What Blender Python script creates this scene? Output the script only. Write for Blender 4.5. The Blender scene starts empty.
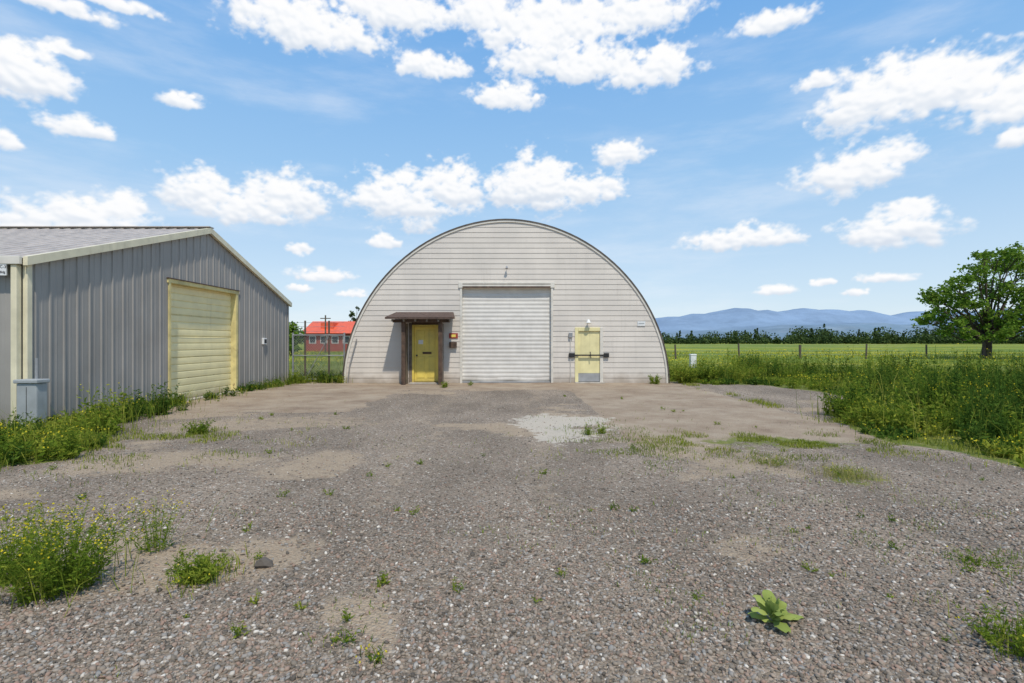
import bpy, math, numpy as np
from mathutils import Vector
R = np.random.RandomState(7)
scene = bpy.context.scene
F = 512.0; CH = 1.6
def P(px, py, D):   # measured position -> world at depth D
    return ((px-512)/F*D, D, CH-(py-341.5)/F*D)

# ---------------------------------------------------------------- materials
def new_mat(name):
    m = bpy.data.materials.new(name); m.use_nodes = True
    nt = m.node_tree; b = nt.nodes["Principled BSDF"]
    return m, nt, b
def N(nt, t, **kw):
    n = nt.nodes.new(t)
    for k, v in kw.items(): setattr(n, k, v)
    return n
def ramp(nt, stops, interp='LINEAR'):
    r = N(nt, 'ShaderNodeValToRGB'); cr = r.color_ramp; cr.interpolation = interp
    while len(cr.elements) > 1: cr.elements.remove(cr.elements[-1])
    cr.elements[0].position = stops[0][0]; cr.elements[0].color = (*stops[0][1], 1)
    for p, c in stops[1:]:
        e = cr.elements.new(p); e.color = (*c, 1)
    return r
def mixc(nt, fac, a, b, blend='MIX'):
    m = N(nt, 'ShaderNodeMix', data_type='RGBA', blend_type=blend)
    L = nt.links
    for i, v in ((0, fac), (6, a), (7, b)):
        if hasattr(v, 'is_linked') or hasattr(v, 'links'): L.new(v, m.inputs[i])
        elif i == 0: m.inputs[0].default_value = v
        else: m.inputs[i].default_value = (*v, 1)
    return m.outputs[2]
def noise(nt, vec, scale, detail=4, rough=0.55, sc=None):
    n = N(nt, 'ShaderNodeTexNoise'); n.inputs['Scale'].default_value = scale
    n.inputs['Detail'].default_value = detail; n.inputs['Roughness'].default_value = rough
    if sc:
        mp = N(nt, 'ShaderNodeMapping'); mp.inputs['Scale'].default_value = sc
        nt.links.new(vec, mp.inputs[0]); vec = mp.outputs[0]
    nt.links.new(vec, n.inputs['Vector']); return n.outputs[0]
def mrange(nt, v, a, b, c=0., d=1., smooth=True):
    m = N(nt, 'ShaderNodeMapRange'); m.interpolation_type = 'SMOOTHSTEP' if smooth else 'LINEAR'
    nt.links.new(v, m.inputs[0])
    for i, x in enumerate((a, b, c, d)): m.inputs[i+1].default_value = x
    return m.outputs[0]
def math_(nt, op, a, b=None, c=None):
    m = N(nt, 'ShaderNodeMath', operation=op)
    for i, v in enumerate((a, b, c)):
        if v is None: continue
        if isinstance(v, (int, float)): m.inputs[i].default_value = v
        else: nt.links.new(v, m.inputs[i])
    return m.outputs[0]
def surf(name, col, rough=0.6, metal=0., var=0.15, scale=3., streak=0.0, dirt=None, dirt_h=0.5,
         bump=0.0, bscale=60., island=0.0, rust=0.0):
    m, nt, b = new_mat(name); L = nt.links
    co = N(nt, 'ShaderNodeTexCoord').outputs['Object']
    n1 = noise(nt, co, scale, 5)
    dark = tuple(c*(1-var*1.4) for c in col); light = tuple(min(1, c*(1+var)) for c in col)
    r = ramp(nt, [(0.3, dark), (0.7, light)]); L.new(n1, r.inputs[0]); c = r.outputs[0]
    if streak:
        ns = noise(nt, co, 1.0, 5, 0.6, sc=(7, 7, 0.35))
        f = mrange(nt, ns, 0.52, 0.75, 0, streak)
        c = mixc(nt, f, c, tuple(x*0.5 for x in col))
    if island:
        g = N(nt, 'ShaderNodeNewGeometry').outputs['Random Per Island']
        f = mrange(nt, g, 0, 1, 1-island, 1+island*0.4, False)
        vm = N(nt, 'ShaderNodeVectorMath', operation='SCALE'); L.new(c, vm.inputs[0]); L.new(f, vm.inputs[3]); c = vm.outputs[0]
    if rust:
        nr = noise(nt, co, 5, 8, 0.7); f = mrange(nt, nr, 0.6, 0.68, 0, rust)
        c = mixc(nt, f, c, (0.16, 0.07, 0.03))
    if dirt:
        sx = N(nt, 'ShaderNodeSeparateXYZ'); L.new(co, sx.inputs[0])
        nz = noise(nt, co, 2.5, 5); zz = math_(nt, 'MULTIPLY_ADD', nz, -dirt_h*1.4, sx.outputs[2])
        f = mrange(nt, zz, -dirt_h*0.9, dirt_h*0.35, 0.75, 0)
        c = mixc(nt, f, c, dirt)
    L.new(c, b.inputs['Base Color']); b.inputs['Metallic'].default_value = metal
    rr = mrange(nt, n1, 0.3, 0.7, rough-0.08, min(1, rough+0.1)); L.new(rr, b.inputs['Roughness'])
    if bump:
        bp = N(nt, 'ShaderNodeBump'); bp.inputs['Strength'].default_value = bump; bp.inputs['Distance'].default_value = 0.01
        L.new(noise(nt, co, bscale, 4), bp.inputs['Height']); L.new(bp.outputs[0], b.inputs['Normal'])
    return m
def foliage(name, stops, trans=0.3):
    m, nt, b = new_mat(name); L = nt.links
    g = N(nt, 'ShaderNodeNewGeometry')
    co = N(nt, 'ShaderNodeTexCoord').outputs['Object']
    n = noise(nt, co, 0.8, 3)
    v = math_(nt, 'ADD', math_(nt, 'MULTIPLY', g.outputs['Random Per Island'], 0.6), math_(nt, 'MULTIPLY_ADD', n, 1.6, -0.6))
    r = ramp(nt, stops); L.new(v, r.inputs[0])
    d = N(nt, 'ShaderNodeBsdfDiffuse'); L.new(r.outputs[0], d.inputs[0])
    t = N(nt, 'ShaderNodeBsdfTranslucent'); L.new(r.outputs[0], t.inputs[0])
    ms = N(nt, 'ShaderNodeMixShader'); ms.inputs[0].default_value = trans
    L.new(d.outputs[0], ms.inputs[1]); L.new(t.outputs[0], ms.inputs[2])
    nt.nodes.remove(b)
    L.new(ms.outputs[0], nt.nodes['Material Output'].inputs[0]); return m

M = {}
M['siding'] = surf('white_lap_siding', (0.67, 0.61, 0.535), 0.5, var=0.06, scale=0.9, streak=0.18, dirt=(0.28, 0.22, 0.16), dirt_h=0.45, island=0.03)
M['rollup'] = surf('white_rollup_door', (0.66, 0.63, 0.575), 0.45, var=0.06, streak=0.15, dirt=(0.33, 0.29, 0.23), dirt_h=0.3)
M['trimw'] = surf('white_trim', (0.68, 0.64, 0.56), 0.5, var=0.1, streak=0.3)
M['edge'] = surf('arch_edge_metal', (0.10, 0.08, 0.06), 0.5, var=0.3, rust=0.5)
M['galv'] = surf('galvanised_steel', (0.42, 0.42, 0.42), 0.4, metal=0.5, var=0.15)
M['grey'] = surf('grey_ribbed_metal', (0.33, 0.31, 0.28), 0.55, metal=0.0, var=0.10, scale=0.8, streak=0.35, dirt=(0.25, 0.21, 0.16), dirt_h=0.4)
M['roof'] = surf('ribbed_metal_roof', (0.45, 0.40, 0.355), 0.5, metal=0.0, var=0.15, streak=0.1, rust=0.15)
M['cream'] = surf('cream_trim', (0.74, 0.67, 0.47), 0.5, var=0.1, streak=0.3)
M['creamdoor'] = surf('cream_yellow_door', (0.84, 0.75, 0.42), 0.5, var=0.05, streak=0.2, dirt=(0.35, 0.28, 0.18), dirt_h=0.3)
M['frame'] = surf('worn_yellow_frame', (0.66, 0.56, 0.25), 0.7, var=0.2, rust=0.9)
M['yellow'] = surf('yellow_door_paint', (0.82, 0.64, 0.13), 0.5, var=0.12, streak=0.3, dirt=(0.3, 0.22, 0.1), dirt_h=0.25)
M['yellow2'] = surf('pale_yellow_door_paint', (0.76, 0.68, 0.36), 0.5, var=0.08, streak=0.3)
M['wood'] = surf('weathered_brown_wood', (0.10, 0.062, 0.042), 0.85, var=0.4, scale=6, streak=0.5, bump=0.4)
M['woodg'] = surf('grey_weathered_wood', (0.22, 0.18, 0.14), 0.85, var=0.35, scale=6, streak=0.5, bump=0.4)
M['black'] = surf('black_iron', (0.02, 0.02, 0.02), 0.5, var=0.3)
M['dark'] = surf('dark_interior', (0.03, 0.028, 0.025), 0.9)
M['conc'] = surf('concrete', (0.40, 0.36, 0.31), 0.9, var=0.2, scale=5, bump=0.3)
M['box'] = surf('grey_utility_paint', (0.36, 0.38, 0.38), 0.5, var=0.1, streak=0.3)
M['signw'] = surf('white_sign', (0.75, 0.75, 0.73), 0.5, var=0.05)
M['red'] = surf('red_sign_paint', (0.35, 0.05, 0.03), 0.5)
M['redroof'] = surf('red_metal_roof', (0.70, 0.12, 0.05), 0.5)
M['redwall'] = surf('red_wall', (0.34, 0.07, 0.05), 0.7)
M['glass'] = surf('window_glass', (0.05, 0.06, 0.07), 0.1)
M['post'] = surf('fence_post_wood', (0.11, 0.085, 0.065), 0.9)
M['bark'] = surf('tree_bark', (0.07, 0.052, 0.038), 0.9, var=0.4, scale=8)
M['weed'] = foliage('weed_leaves', [(0, (0.07, 0.13, 0.018)), (0.45, (0.17, 0.25, 0.028)), (1, (0.37, 0.39, 0.06))], .42)
M['weedd'] = foliage('dark_weed_leaves', [(0, (0.035, 0.075, 0.014)), (0.6, (0.085, 0.155, 0.024)), (1, (0.18, 0.25, 0.04))], .4)
M['grass'] = foliage('field_grass_blades', [(0, (0.10, 0.15, 0.018)), (0.5, (0.21, 0.255, 0.032)), (1, (0.42, 0.39, 0.09))])
M['dry'] = foliage('dry_grass', [(0, (0.20, 0.20, 0.05)), (1, (0.46, 0.41, 0.16))])
M['flower'] = foliage('yellow_flowers', [(0, (0.60, 0.50, 0.03)), (1, (0.80, 0.68, 0.06))])
M['mull'] = foliage('mullein_leaves', [(0, (0.17, 0.24, 0.05)), (1, (0.40, 0.46, 0.13))])
M['tree'] = foliage('tree_leaves', [(0, (0.055, 0.12, 0.018)), (0.5, (0.15, 0.26, 0.035)), (1, (0.29, 0.39, 0.065))], .42)
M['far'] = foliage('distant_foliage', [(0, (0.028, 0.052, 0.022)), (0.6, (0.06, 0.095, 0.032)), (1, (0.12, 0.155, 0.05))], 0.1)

# ---------------------------------------------------------------- mesh helpers
def link(o, parent=None):
    scene.collection.objects.link(o)
    if parent is not None: o.parent = parent
    return o
def empty(name):
    e = bpy.data.objects.new(name, None); e.empty_display_size = 0.3; return link(e)
def pymesh(name, V, Fc, mats, parent=None, mi=None, smooth=False):
    me = bpy.data.meshes.new(name); me.from_pydata([tuple(v) for v in V], [], [tuple(f) for f in Fc]); me.update()
    for m in (mats if isinstance(mats, list) else [mats]): me.materials.append(m)
    if mi is not None: me.polygons.foreach_set('material_index', mi)
    if smooth: me.polygons.foreach_set('use_smooth', [True]*len(me.polygons))
    return link(bpy.data.objects.new(name, me), parent)
def box(name, x0, x1, y0, y1, z0, z1, mat, parent=None, bev=0.0):
    V = [(x, y, z) for x in (x0, x1) for y in (y0, y1) for z in (z0, z1)]
    Fc = [(0,1,3,2),(4,6,7,5),(0,4,5,1),(2,3,7,6),(0,2,6,4),(1,5,7,3)]
    o = pymesh(name, V, Fc, mat, parent)
    if bev:
        b = o.modifiers.new('bevel', 'BEVEL'); b.width = bev; b.segments = 2
    return o
def tube_arr(pts, rad, seg=8):
    pts = np.array(pts, float); V = []; Fc = []
    for i, p in enumerate(pts):
        a = pts[min(i+1, len(pts)-1)] - pts[max(i-1, 0)]; a /= np.linalg.norm(a)+1e-9
        u = np.cross(a, (0.13, 0.21, 0.97) if abs(a[2]) < 0.9 else (1, 0.1, 0)); u /= np.linalg.norm(u); w = np.cross(a, u)
        for k in range(seg):
            t = 2*math.pi*k/seg; V.append(p + rad[i]*(u*math.cos(t)+w*math.sin(t)))
    for i in range(len(pts)-1):
        for k in range(seg):
            Fc.append((i*seg+k, i*seg+(k+1) % seg, (i+1)*seg+(k+1) % seg, (i+1)*seg+k))
    return V, Fc
def tube(name, pts, r, mat, parent=None, seg=10):
    rad = r if hasattr(r, '__len__') else [r]*len(pts)
    V, Fc = tube_arr(pts, rad, seg); n = len(pts)
    Fc.append(tuple(range(seg))[::-1]); Fc.append(tuple((n-1)*seg+k for k in range(seg)))
    o = pymesh(name, V, Fc, mat, parent)
    return o
class Acc:
    def __init__(s): s.V = []; s.F = []; s.M = []; s.n = 0
    def add(s, V, T, mi=0):          # V (n,k,3), T (m,4)
        V = np.asarray(V, np.float32); n, k, _ = V.shape
        if n == 0: return
        T = np.asarray(T); f = (np.arange(n)[:, None, None]*k + T[None]) + s.n
        s.V.append(V.reshape(-1, 3)); s.F.append(f.reshape(-1, T.shape[1])); s.n += n*k
        s.M.append(np.full(n*len(T), mi, np.int32))
    def build(s, name, mats, parent=None, smooth=False):
        V = np.concatenate(s.V); me = bpy.data.meshes.new(name)
        me.vertices.add(len(V)); me.vertices.foreach_set('co', V.ravel())
        loops = np.concatenate([f.ravel() for f in s.F]); cnt = np.concatenate([np.full(len(f), f.shape[1]) for f in s.F])
        me.loops.add(len(loops)); me.loops.foreach_set('vertex_index', loops.astype(np.int32))
        me.polygons.add(len(cnt)); st = np.concatenate([[0], np.cumsum(cnt)[:-1]])
        me.polygons.foreach_set('loop_start', st.astype(np.int32)); me.polygons.foreach_set('loop_total', cnt.astype(np.int32))
        me.polygons.foreach_set('material_index', np.concatenate(s.M))
        if smooth: me.polygons.foreach_set('use_smooth', np.ones(len(cnt), bool))
        me.update(calc_edges=True)
        for m in mats: me.materials.append(m)
        return link(bpy.data.objects.new(name, me), parent)
def unit(v): return v/(np.linalg.norm(v, axis=-1, keepdims=True)+1e-9)
def leaves(acc, C, L, W, mi=0, D=None, up=0.0):
    n = len(C); d = unit(R.normal(size=(n, 3)) + np.array([0, 0, up])) if D is None else unit(D)
    s = unit(np.cross(d, R.normal(size=(n, 3)))); L = np.broadcast_to(L, (n,))[:, None]; W = np.broadcast_to(W, (n,))[:, None]
    nn = np.cross(d, s)*L*0.12
    V = np.stack([C-d*L/2, C+s*W/2+nn, C+d*L/2, C-s*W/2+nn], 1); acc.add(V, [[0, 1, 2, 3]], mi)
def blades(acc, B, H, W, lean=0.5, mi=0):
    n = len(B); t = R.uniform(0, 2*np.pi, n); d = np.stack([np.cos(t), np.sin(t), 0*t], 1); t2 = t+np.pi/2+R.normal(0, .5, n)
    s = np.stack([np.cos(t2), np.sin(t2), 0*t2], 1); H = np.broadcast_to(H, (n,))[:, None]; W = np.broadcast_to(W, (n,))[:, None]
    k = R.uniform(0.1, 1, (n, 1))*lean*H; z = np.array([[0, 0, 1.]])
    m = B + d*k*0.35 + z*H*0.6; e = B + d*k + z*H*(1-0.15*R.rand(n, 1))
    V = np.stack([B-s*W/2, B+s*W/2, m+s*W*0.4, m-s*W*0.4, e+s*W*0.06, e-s*W*0.06], 1)
    acc.add(V, [[0, 1, 2, 3], [3, 2, 4, 5]], mi)

# value noise
_tab = np.random.RandomState(3).rand(256, 256)
def vn(x, y, s=1.0, oct=4):
    x = np.asarray(x, float)*s+37.3; y = np.asarray(y, float)*s+91.7; o = 0; a = 0.5; tot = 0
    for _ in range(oct):
        xi = np.floor(x).astype(int); yi = np.floor(y).astype(int); fx = x-xi; fy = y-yi
        fx = fx*fx*(3-2*fx); fy = fy*fy*(3-2*fy)
        g = lambda i, j: _tab[(i) % 256, (j) % 256]
        o = o + a*((g(xi, yi)*(1-fx)+g(xi+1, yi)*fx)*(1-fy)+(g(xi, yi+1)*(1-fx)+g(xi+1, yi+1)*fx)*fy)
        tot += a; a *= 0.5; x, y = x*1.62+y*1.2+11, y*1.62-x*1.2+5
    return o/tot
def sst(v, a, b):
    t = np.clip((v-a)/(b-a), 0, 1); return t*t*(3-2*t)
def rect(x, y, x0, x1, y0, y1, s):
    return sst(x, x0-s, x0+s)*(1-sst(x, x1-s, x1+s))*sst(y, y0-s, y0+s)*(1-sst(y, y1-s, y1+s))
def ell(x, y, cx, cy, rx, ry):
    return np.clip(1.5-np.sqrt(((x-cx)/rx)**2+((y-cy)/ry)**2)*1.0, 0, 1)
def gz(x, y):
    near = 1-sst(np.hypot(x, y), 40, 90)
    return (vn(x, y, 0.35, 3)-0.5)*0.07*near + (vn(x, y, 3, 2)-0.5)*0.012*near
def green_mask(x, y):
    e = (vn(x, y, 0.7, 3)-0.5)*1.8
    bx = np.interp(y, [2, 4, 6, 7.2, 8.3, 11.6, 13, 15, 18.5, 20, 24], [8.2, 7.6, 6.6, 6.4, 6.1, 7.0, 8.8, 9.6, 9.2, 6.8, 4])
    r = sst(x+e*0.5, bx-0.25, bx+0.45)*sst(y, 1, 3)
    far = sst(y+e, 19.9, 20.7)
    lx = np.interp(y, [6.2, 7, 8, 9.2], [5.9, 5.5, 5.9, 7.4])
    lft = sst(-x+e*0.8, lx, lx+.5)*(1-sst(y, 9.2, 9.7))*sst(y+e*.5, 6.2, 6.8)
    lf2 = sst(-x, 11, 13)*sst(y, 1, 4)
    g = np.maximum.reduce([r, far, lft, lf2])
    return g

# ---------------------------------------------------------------- ground
def axis(lo, hi, step, far, g=1.22):
    c = list(np.arange(lo, hi+1e-6, step)); d = step; v = hi
    while v < far: d *= g; v += d; c.append(v)
    d = step; v = lo; pre = []
    while v > -far: d *= g; v -= d; pre.append(v)
    return np.array(pre[::-1]+c)
gx = axis(-14, 14, 0.11, 6500); gy = axis(-3, 24, 0.11, 6500)
X, Y = np.meshgrid(gx, gy); nx, ny = len(gx), len(gy)
V = np.stack([X, Y, gz(X, Y)], -1).reshape(-1, 3)
idx = np.arange(nx*ny).reshape(ny, nx)
Fq = np.stack([idx[:-1, :-1], idx[:-1, 1:], idx[1:, 1:], idx[1:, :-1]], -1).reshape(-1, 4)
a = Acc(); a.V = [V.astype(np.float32)]; a.F = [Fq]; a.M = [np.zeros(len(Fq), np.int32)]
gm, nt, b = new_mat('yard_and_field_ground'); L = nt.links
ground = a.build('ground', [gm], smooth=True)
x = V[:, 0]; y = V[:, 1]
w = (vn(x, y, 1.3, 4)-0.5)
slabR = rect(x+w*0.25, y+w*0.4, 1.9+0*x, 6.3+0*x, 8.1, 19.8, 0.10)
slabL = rect(x+w*1.0, y+w*0.8, -8.9+0*x, -3.6, 11.4, 19.8, 0.35)
slabM = rect(x, y+w*1.2, -4+0*x, 2.2, 16.6, 19.8, 0.4)*0.8
slab = np.maximum.reduce([slabR, slabL, slabM])
def sandf(x, y): 
    w = (vn(x, y, 1.3, 4)-0.5)
    return ell(x+w*1.6, y+w*2.4, 0.75, 9.6, 0.84, 1.5)
sand = sandf(x, y)
def dirtf(x, y):
    w = (vn(x, y, 1.3, 4)-0.5); w2 = (vn(x+9, y, .5, 4)-.5)
    tr = np.maximum(np.exp(-((x+w2*1.2+1.5+(y-5)*.02)/.35)**2), np.exp(-((x+w2*1.2-.55-(y-5)*.02)/.35)**2))*sst(y, 3.2, 5)*.42
    return np.maximum.reduce([ell(x+w*.8, y+w*.6, -0.85, 2.9, 0.2, 0.5), ell(x+w*1.5, y+w*.8, -2.7, 3.75, 1.2, 0.5)*1.05,
                          ell(x+w, y+w, 1.9, 4.0, 0.35, 0.3)*0.6, sst(vn(x*.9, y*1.1, 0.6, 5), 0.54, 0.74)*0.7,
                          ell(x+w, y+w, -4.5, 6.8, 1.6, 0.7)*0.7, ell(x+w2*2, y+w2*2, -4.5, 10.2, 2.4, 1.0)*.6, tr])
dirt = dirtf(x, y)
green = green_mask(x, y)
thin = np.maximum.reduce([ell(x+w*2, y+w, 4.0, 8.0, 1.9, 0.5)*0.7, ell(x+w, y+w, 3.9, 5.9, 0.4, 0.4)*.7,
                          ell(x+w, y+w, 3.6, 3.7, 0.6, 1.0)*0.4, ell(x+w, y+w, -2.1, 3.4, 0.25, 0.15)*.6])
green = np.maximum(green, thin*0.8)
for nm, arr in (('slab', slab), ('sand', sand), ('dirt', dirt), ('green', green)):
    at = ground.data.attributes.new(nm, 'FLOAT', 'POINT'); at.data.foreach_set('value', arr.astype(np.float32))
co = N(nt, 'ShaderNodeTexCoord').outputs['Object']
def attr(n):
    q = N(nt, 'ShaderNodeAttribute'); q.attribute_name = n; return q.outputs['Fac']
brk = noise(nt, co, 5, 6, 0.7)
def mask(n, k=0.9, lo=0.4, hi=0.6):
    return mrange(nt, math_(nt, 'ADD', attr(n), math_(nt, 'MULTIPLY_ADD', brk, k, -k/2)), lo, hi)
def voro(scale, feat='F1', rnd=1.0):
    v = N(nt, 'ShaderNodeTexVoronoi'); v.inputs['Scale'].default_value = scale; v.feature = feat
    L.new(co, v.inputs['Vector']); return v
v1 = voro(48); v2 = voro(100)
sx = N(nt, 'ShaderNodeSeparateColor'); L.new(v1.outputs['Color'], sx.inputs[0])
g1 = ramp(nt, [(0, (0.09, 0.073, 0.055)), (0.25, (0.215, 0.175, 0.132)), (0.5, (0.28, 0.222, 0.168)), (0.7, (0.305, 0.222, 0.162)), (0.88, (0.34, 0.295, 0.24)), (1, (0.56, 0.50, 0.42))])
L.new(sx.outputs[0], g1.inputs[0])
sx2 = N(nt, 'ShaderNodeSeparateColor'); L.new(v2.outputs['Color'], sx2.inputs[0])
g2 = ramp(nt, [(0, (0.12, 0.096, 0.07)), (0.6, (0.27, 0.213, 0.158)), (1, (0.39, 0.325, 0.25))]); L.new(sx2.outputs[1], g2.inputs[0])
sel = mrange(nt, noise(nt, co, 9, 3, 0.6), 0.42, 0.58)
gcol = mixc(nt, sel, g1.outputs[0], g2.outputs[0])
big = mrange(nt, noise(nt, co, 0.5, 5, 0.6, sc=(1.5, .7, 1)), 0.3, 0.7, 0.76, 1.2)
vs = N(nt, 'ShaderNodeVectorMath', operation='SCALE'); L.new(gcol, vs.inputs[0]); L.new(big, vs.inputs[3]); gcol = vs.outputs[0]
fine = noise(nt, co, 40, 5, 0.7)
dr = ramp(nt, [(0.3, (0.32, 0.235, 0.155)), (0.7, (0.49, 0.39, 0.275))]); L.new(fine, dr.inputs[0])
c = mixc(nt, math_(nt, 'MULTIPLY', mask('dirt', 1.2, .3, .75), 0.78), gcol, dr.outputs[0])
sr = ramp(nt, [(0.28, (0.20, 0.13, 0.085)), (0.42, (0.34, 0.25, 0.17)), (0.56, (0.44, 0.345, 0.245)), (0.78, (0.53, 0.44, 0.33))])
L.new(noise(nt, co, 0.9, 9, 0.72), sr.inputs[0])
stn = mrange(nt, noise(nt, co, 0.45, 6, .65, sc=(1, 1.6, 1)), .52, .66, 0, .5)
srs = mixc(nt, stn, sr.outputs[0], (0.20, 0.14, 0.095))
sb = mixc(nt, 0.25, srs, g2.outputs[0])
c = mixc(nt, math_(nt, 'MULTIPLY', mask('slab', 0.5), 0.92), c, sb)
wr = ramp(nt, [(0.3, (0.42, 0.365, 0.285)), (0.7, (0.66, 0.59, 0.49))]); L.new(fine, wr.inputs[0])
c = mixc(nt, math_(nt, 'MULTIPLY', mask('sand', 1.9), .85), c, wr.outputs[0])
gr = ramp(nt, [(0.3, (0.07, 0.10, 0.018)), (0.5, (0.14, 0.17, 0.03)), (0.7, (0.27, 0.24, 0.085))]); L.new(brk, gr.inputs[0])
fb = noise(nt, co, 0.03, 7, 0.75, sc=(0.5, 2.6, 1))
fr = ramp(nt, [(0.32, (0.06, 0.11, 0.018)), (0.44, (0.13, 0.19, 0.024)), (0.53, (0.20, 0.245, 0.03)), (0.6, (0.43, 0.385, 0.045)), (0.72, (0.30, 0.26, 0.09))]); L.new(fb, fr.inputs[0])
sy = N(nt, 'ShaderNodeSeparateXYZ'); L.new(co, sy.inputs[0])
gf = mixc(nt, mrange(nt, sy.outputs[1], 22, 45), gr.outputs[0], fr.outputs[0])
c = mixc(nt, mask('green', 1.0), c, gf)
L.new(c, b.inputs['Base Color']); b.inputs['Roughness'].default_value = 0.95; b.inputs['Specular IOR Level'].default_value = 0.2
hh = math_(nt, 'ADD', math_(nt, 'MULTIPLY', v1.outputs['Distance'], -1.0), math_(nt, 'MULTIPLY', fine, 0.6))
bp = N(nt, 'ShaderNodeBump'); bp.inputs['Strength'].default_value = 1.0; bp.inputs['Distance'].default_value = 0.015
L.new(hh, bp.inputs['Height']); L.new(bp.outputs[0], b.inputs['Normal'])

# ---------------------------------------------------------------- gravel stones
sm, nt, b = new_mat('gravel_stone'); L = nt.links
g = N(nt, 'ShaderNodeNewGeometry').outputs['Random Per Island']
r = ramp(nt, [(0, (0.085, 0.072, 0.058)), (0.2, (0.19, 0.16, 0.125)), (0.4, (0.285, 0.23, 0.175)), (0.55, (0.29, 0.19, 0.14)), (0.7, (0.34, 0.275, 0.21)), (0.85, (0.245, 0.235, 0.215)), (0.95, (0.42, 0.37, 0.31)), (1, (0.66, 0.60, 0.51))])
L.new(g, r.inputs[0]); L.new(r.outputs[0], b.inputs['Base Color']); b.inputs['Roughness'].default_value = 0.85; b.inputs['Specular IOR Level'].default_value = 0.3
ph = (1+5**.5)/2
ico = unit(np.array([(-1,ph,0),(1,ph,0),(-1,-ph,0),(1,-ph,0),(0,-1,ph),(0,1,ph),(0,-1,-ph),(0,1,-ph),(ph,0,-1),(ph,0,1),(-ph,0,-1),(-ph,0,1)], float))
icoF = [(0,11,5),(0,5,1),(0,1,7),(0,7,10),(0,10,11),(1,5,9),(5,11,4),(11,10,2),(10,7,6),(7,1,8),(3,9,4),(3,4,2),(3,2,6),(3,6,8),(3,8,9),(4,9,5),(2,4,11),(6,2,10),(8,6,7),(9,8,1)]
octv = np.array([(1,0,0),(-1,0,0),(0,1,0),(0,-1,0),(0,0,1),(0,0,-1)], float)
octF = [(0,2,4),(2,1,4),(1,3,4),(3,0,4),(2,0,5),(1,2,5),(3,1,5),(0,3,5)]
def stones(acc, n, y0, y1, base, T, s0, s1):
    yy = np.exp(R.uniform(np.log(y0), np.log(y1), n)); xx = R.uniform(-1.15, 1.15, n)*yy
    slabm = np.maximum(rect(xx, yy, 1.9+0*xx, 6.25, 8.1, 19.8, .2), rect(xx, yy, -8.9+0*xx, -3.6, 11.4, 19.8, .5))
    d1 = np.maximum(dirtf(xx, yy), sandf(xx, yy))
    keep = (R.rand(n) > slabm*0.95) & (R.rand(n) > d1*0.85) & (R.rand(n) > green_mask(xx, yy)) & (R.rand(n) < 0.35+1.3*vn(xx, yy, 1.1, 3)) & ~((xx < -8.85) & (yy > 9.2))
    xx = xx[keep]; yy = yy[keep]; n = len(xx)
    S = (s0+(s1-s0)*R.rand(n)**2.2)[:, None]*np.stack([R.uniform(.7, 1.3, n), R.uniform(.6, 1.1, n), R.uniform(.4, .8, n)], 1)
    th = R.uniform(0, 6.28, n); c_, s_ = np.cos(th), np.sin(th)
    B = base[None]*(1+R.uniform(-.25, .25, (n, len(base), 1)))*S[:, None, :]
    tl = R.normal(0, .35, (n, 1)); B[..., 2] += B[..., 0]*tl
    Vx = B[..., 0]*c_[:, None]-B[..., 1]*s_[:, None]; Vy = B[..., 0]*s_[:, None]+B[..., 1]*c_[:, None]
    V = np.stack([Vx+xx[:, None], Vy+yy[:, None], B[..., 2]+(gz(xx, yy)+S[:, 2]*0.3)[:, None]], -1)
    acc.add(V, T)
ac = Acc(); stones(ac, 80000, 2.0, 5.0, ico, icoF, 0.003, 0.0175); stones(ac, 60000, 4.5, 17, octv, octF, 0.005, 0.018)
ac.build('gravel', [sm])
rk = ico*np.array([0.075, 0.05, 0.045])*(1+R.uniform(-.25, .25, (12, 1)))+np.array([-1.76, 3.62, 0.03])
rock = pymesh('rock', rk, icoF, surf('dark_rock', (0.12, 0.10, 0.08), 0.9, bump=.5))

# ---------------------------------------------------------------- quonset building
Q = empty('quonset_hut'); QY = 19.7; QX = -0.23; HW = 6.21; HH = 6.24; PE = 1.93
def hw(z):
    z = min(max(z, 0), HH); return HW*(1-(z/HH)**PE)**(1/PE)
doors = [(-2.0, 1.58, -1, 3.85), (-3.95, -2.68, -1, 2.32), (2.42, 3.50, -1, 2.14)]
lev = sorted(set([round(-0.2+0.2*i, 3) for i in range(33)]+[3.85, 2.32, 2.14])); lev = [z for z in lev if z < HH]+[HH]
V = []; Fc = []
for i in range(len(lev)-1):
    z0, z1 = lev[i], lev[i+1]; zm = (z0+z1)/2; ci = math.floor((zm+0.2)/0.2+1e-6)*0.2-0.2
    off = lambda z: -0.014*(1-(z-ci)/0.2)
    seams = [-6.5+(ci*7.3 % 3.6)+3.66*k for k in range(5)]
    pts = [QX-hw(z0)] + [s for s in seams if QX-hw(z1)+.05 < s < QX+hw(z1)-.05] + [QX+hw(z0)]
    segs = [(pts[k]+(0.001 if k else 0), pts[k+1]-0.001) for k in range(len(pts)-1)]
    for d in doors:
        if d[2] < zm < d[3]:
            o = []
            for s in segs:
                if s[1] <= d[0] or s[0] >= d[1]: o.append(s); continue
                if s[0] < d[0]: o.append((s[0], d[0]))
                if s[1] > d[1]: o.append((d[1], s[1]))
            segs = o
    for s in segs:
        t0 = max(s[0], QX-hw(z1)); t1 = min(s[1], QX+hw(z1))
        if t1 < t0: t0 = t1 = (t0+t1)/2
        n = len(V); V += [(s[0], QY+off(z0), z0), (s[1], QY+off(z0), z0), (t1, QY+off(z1), z1), (t0, QY+off(z1), z1), (s[0], QY+0.004, z0), (s[1], QY+0.004, z0)]
        Fc += [(n, n+1, n+2, n+3), (n+4, n+5, n+1, n)]
pymesh('front_siding', V, Fc, M['siding'], Q)
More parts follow.
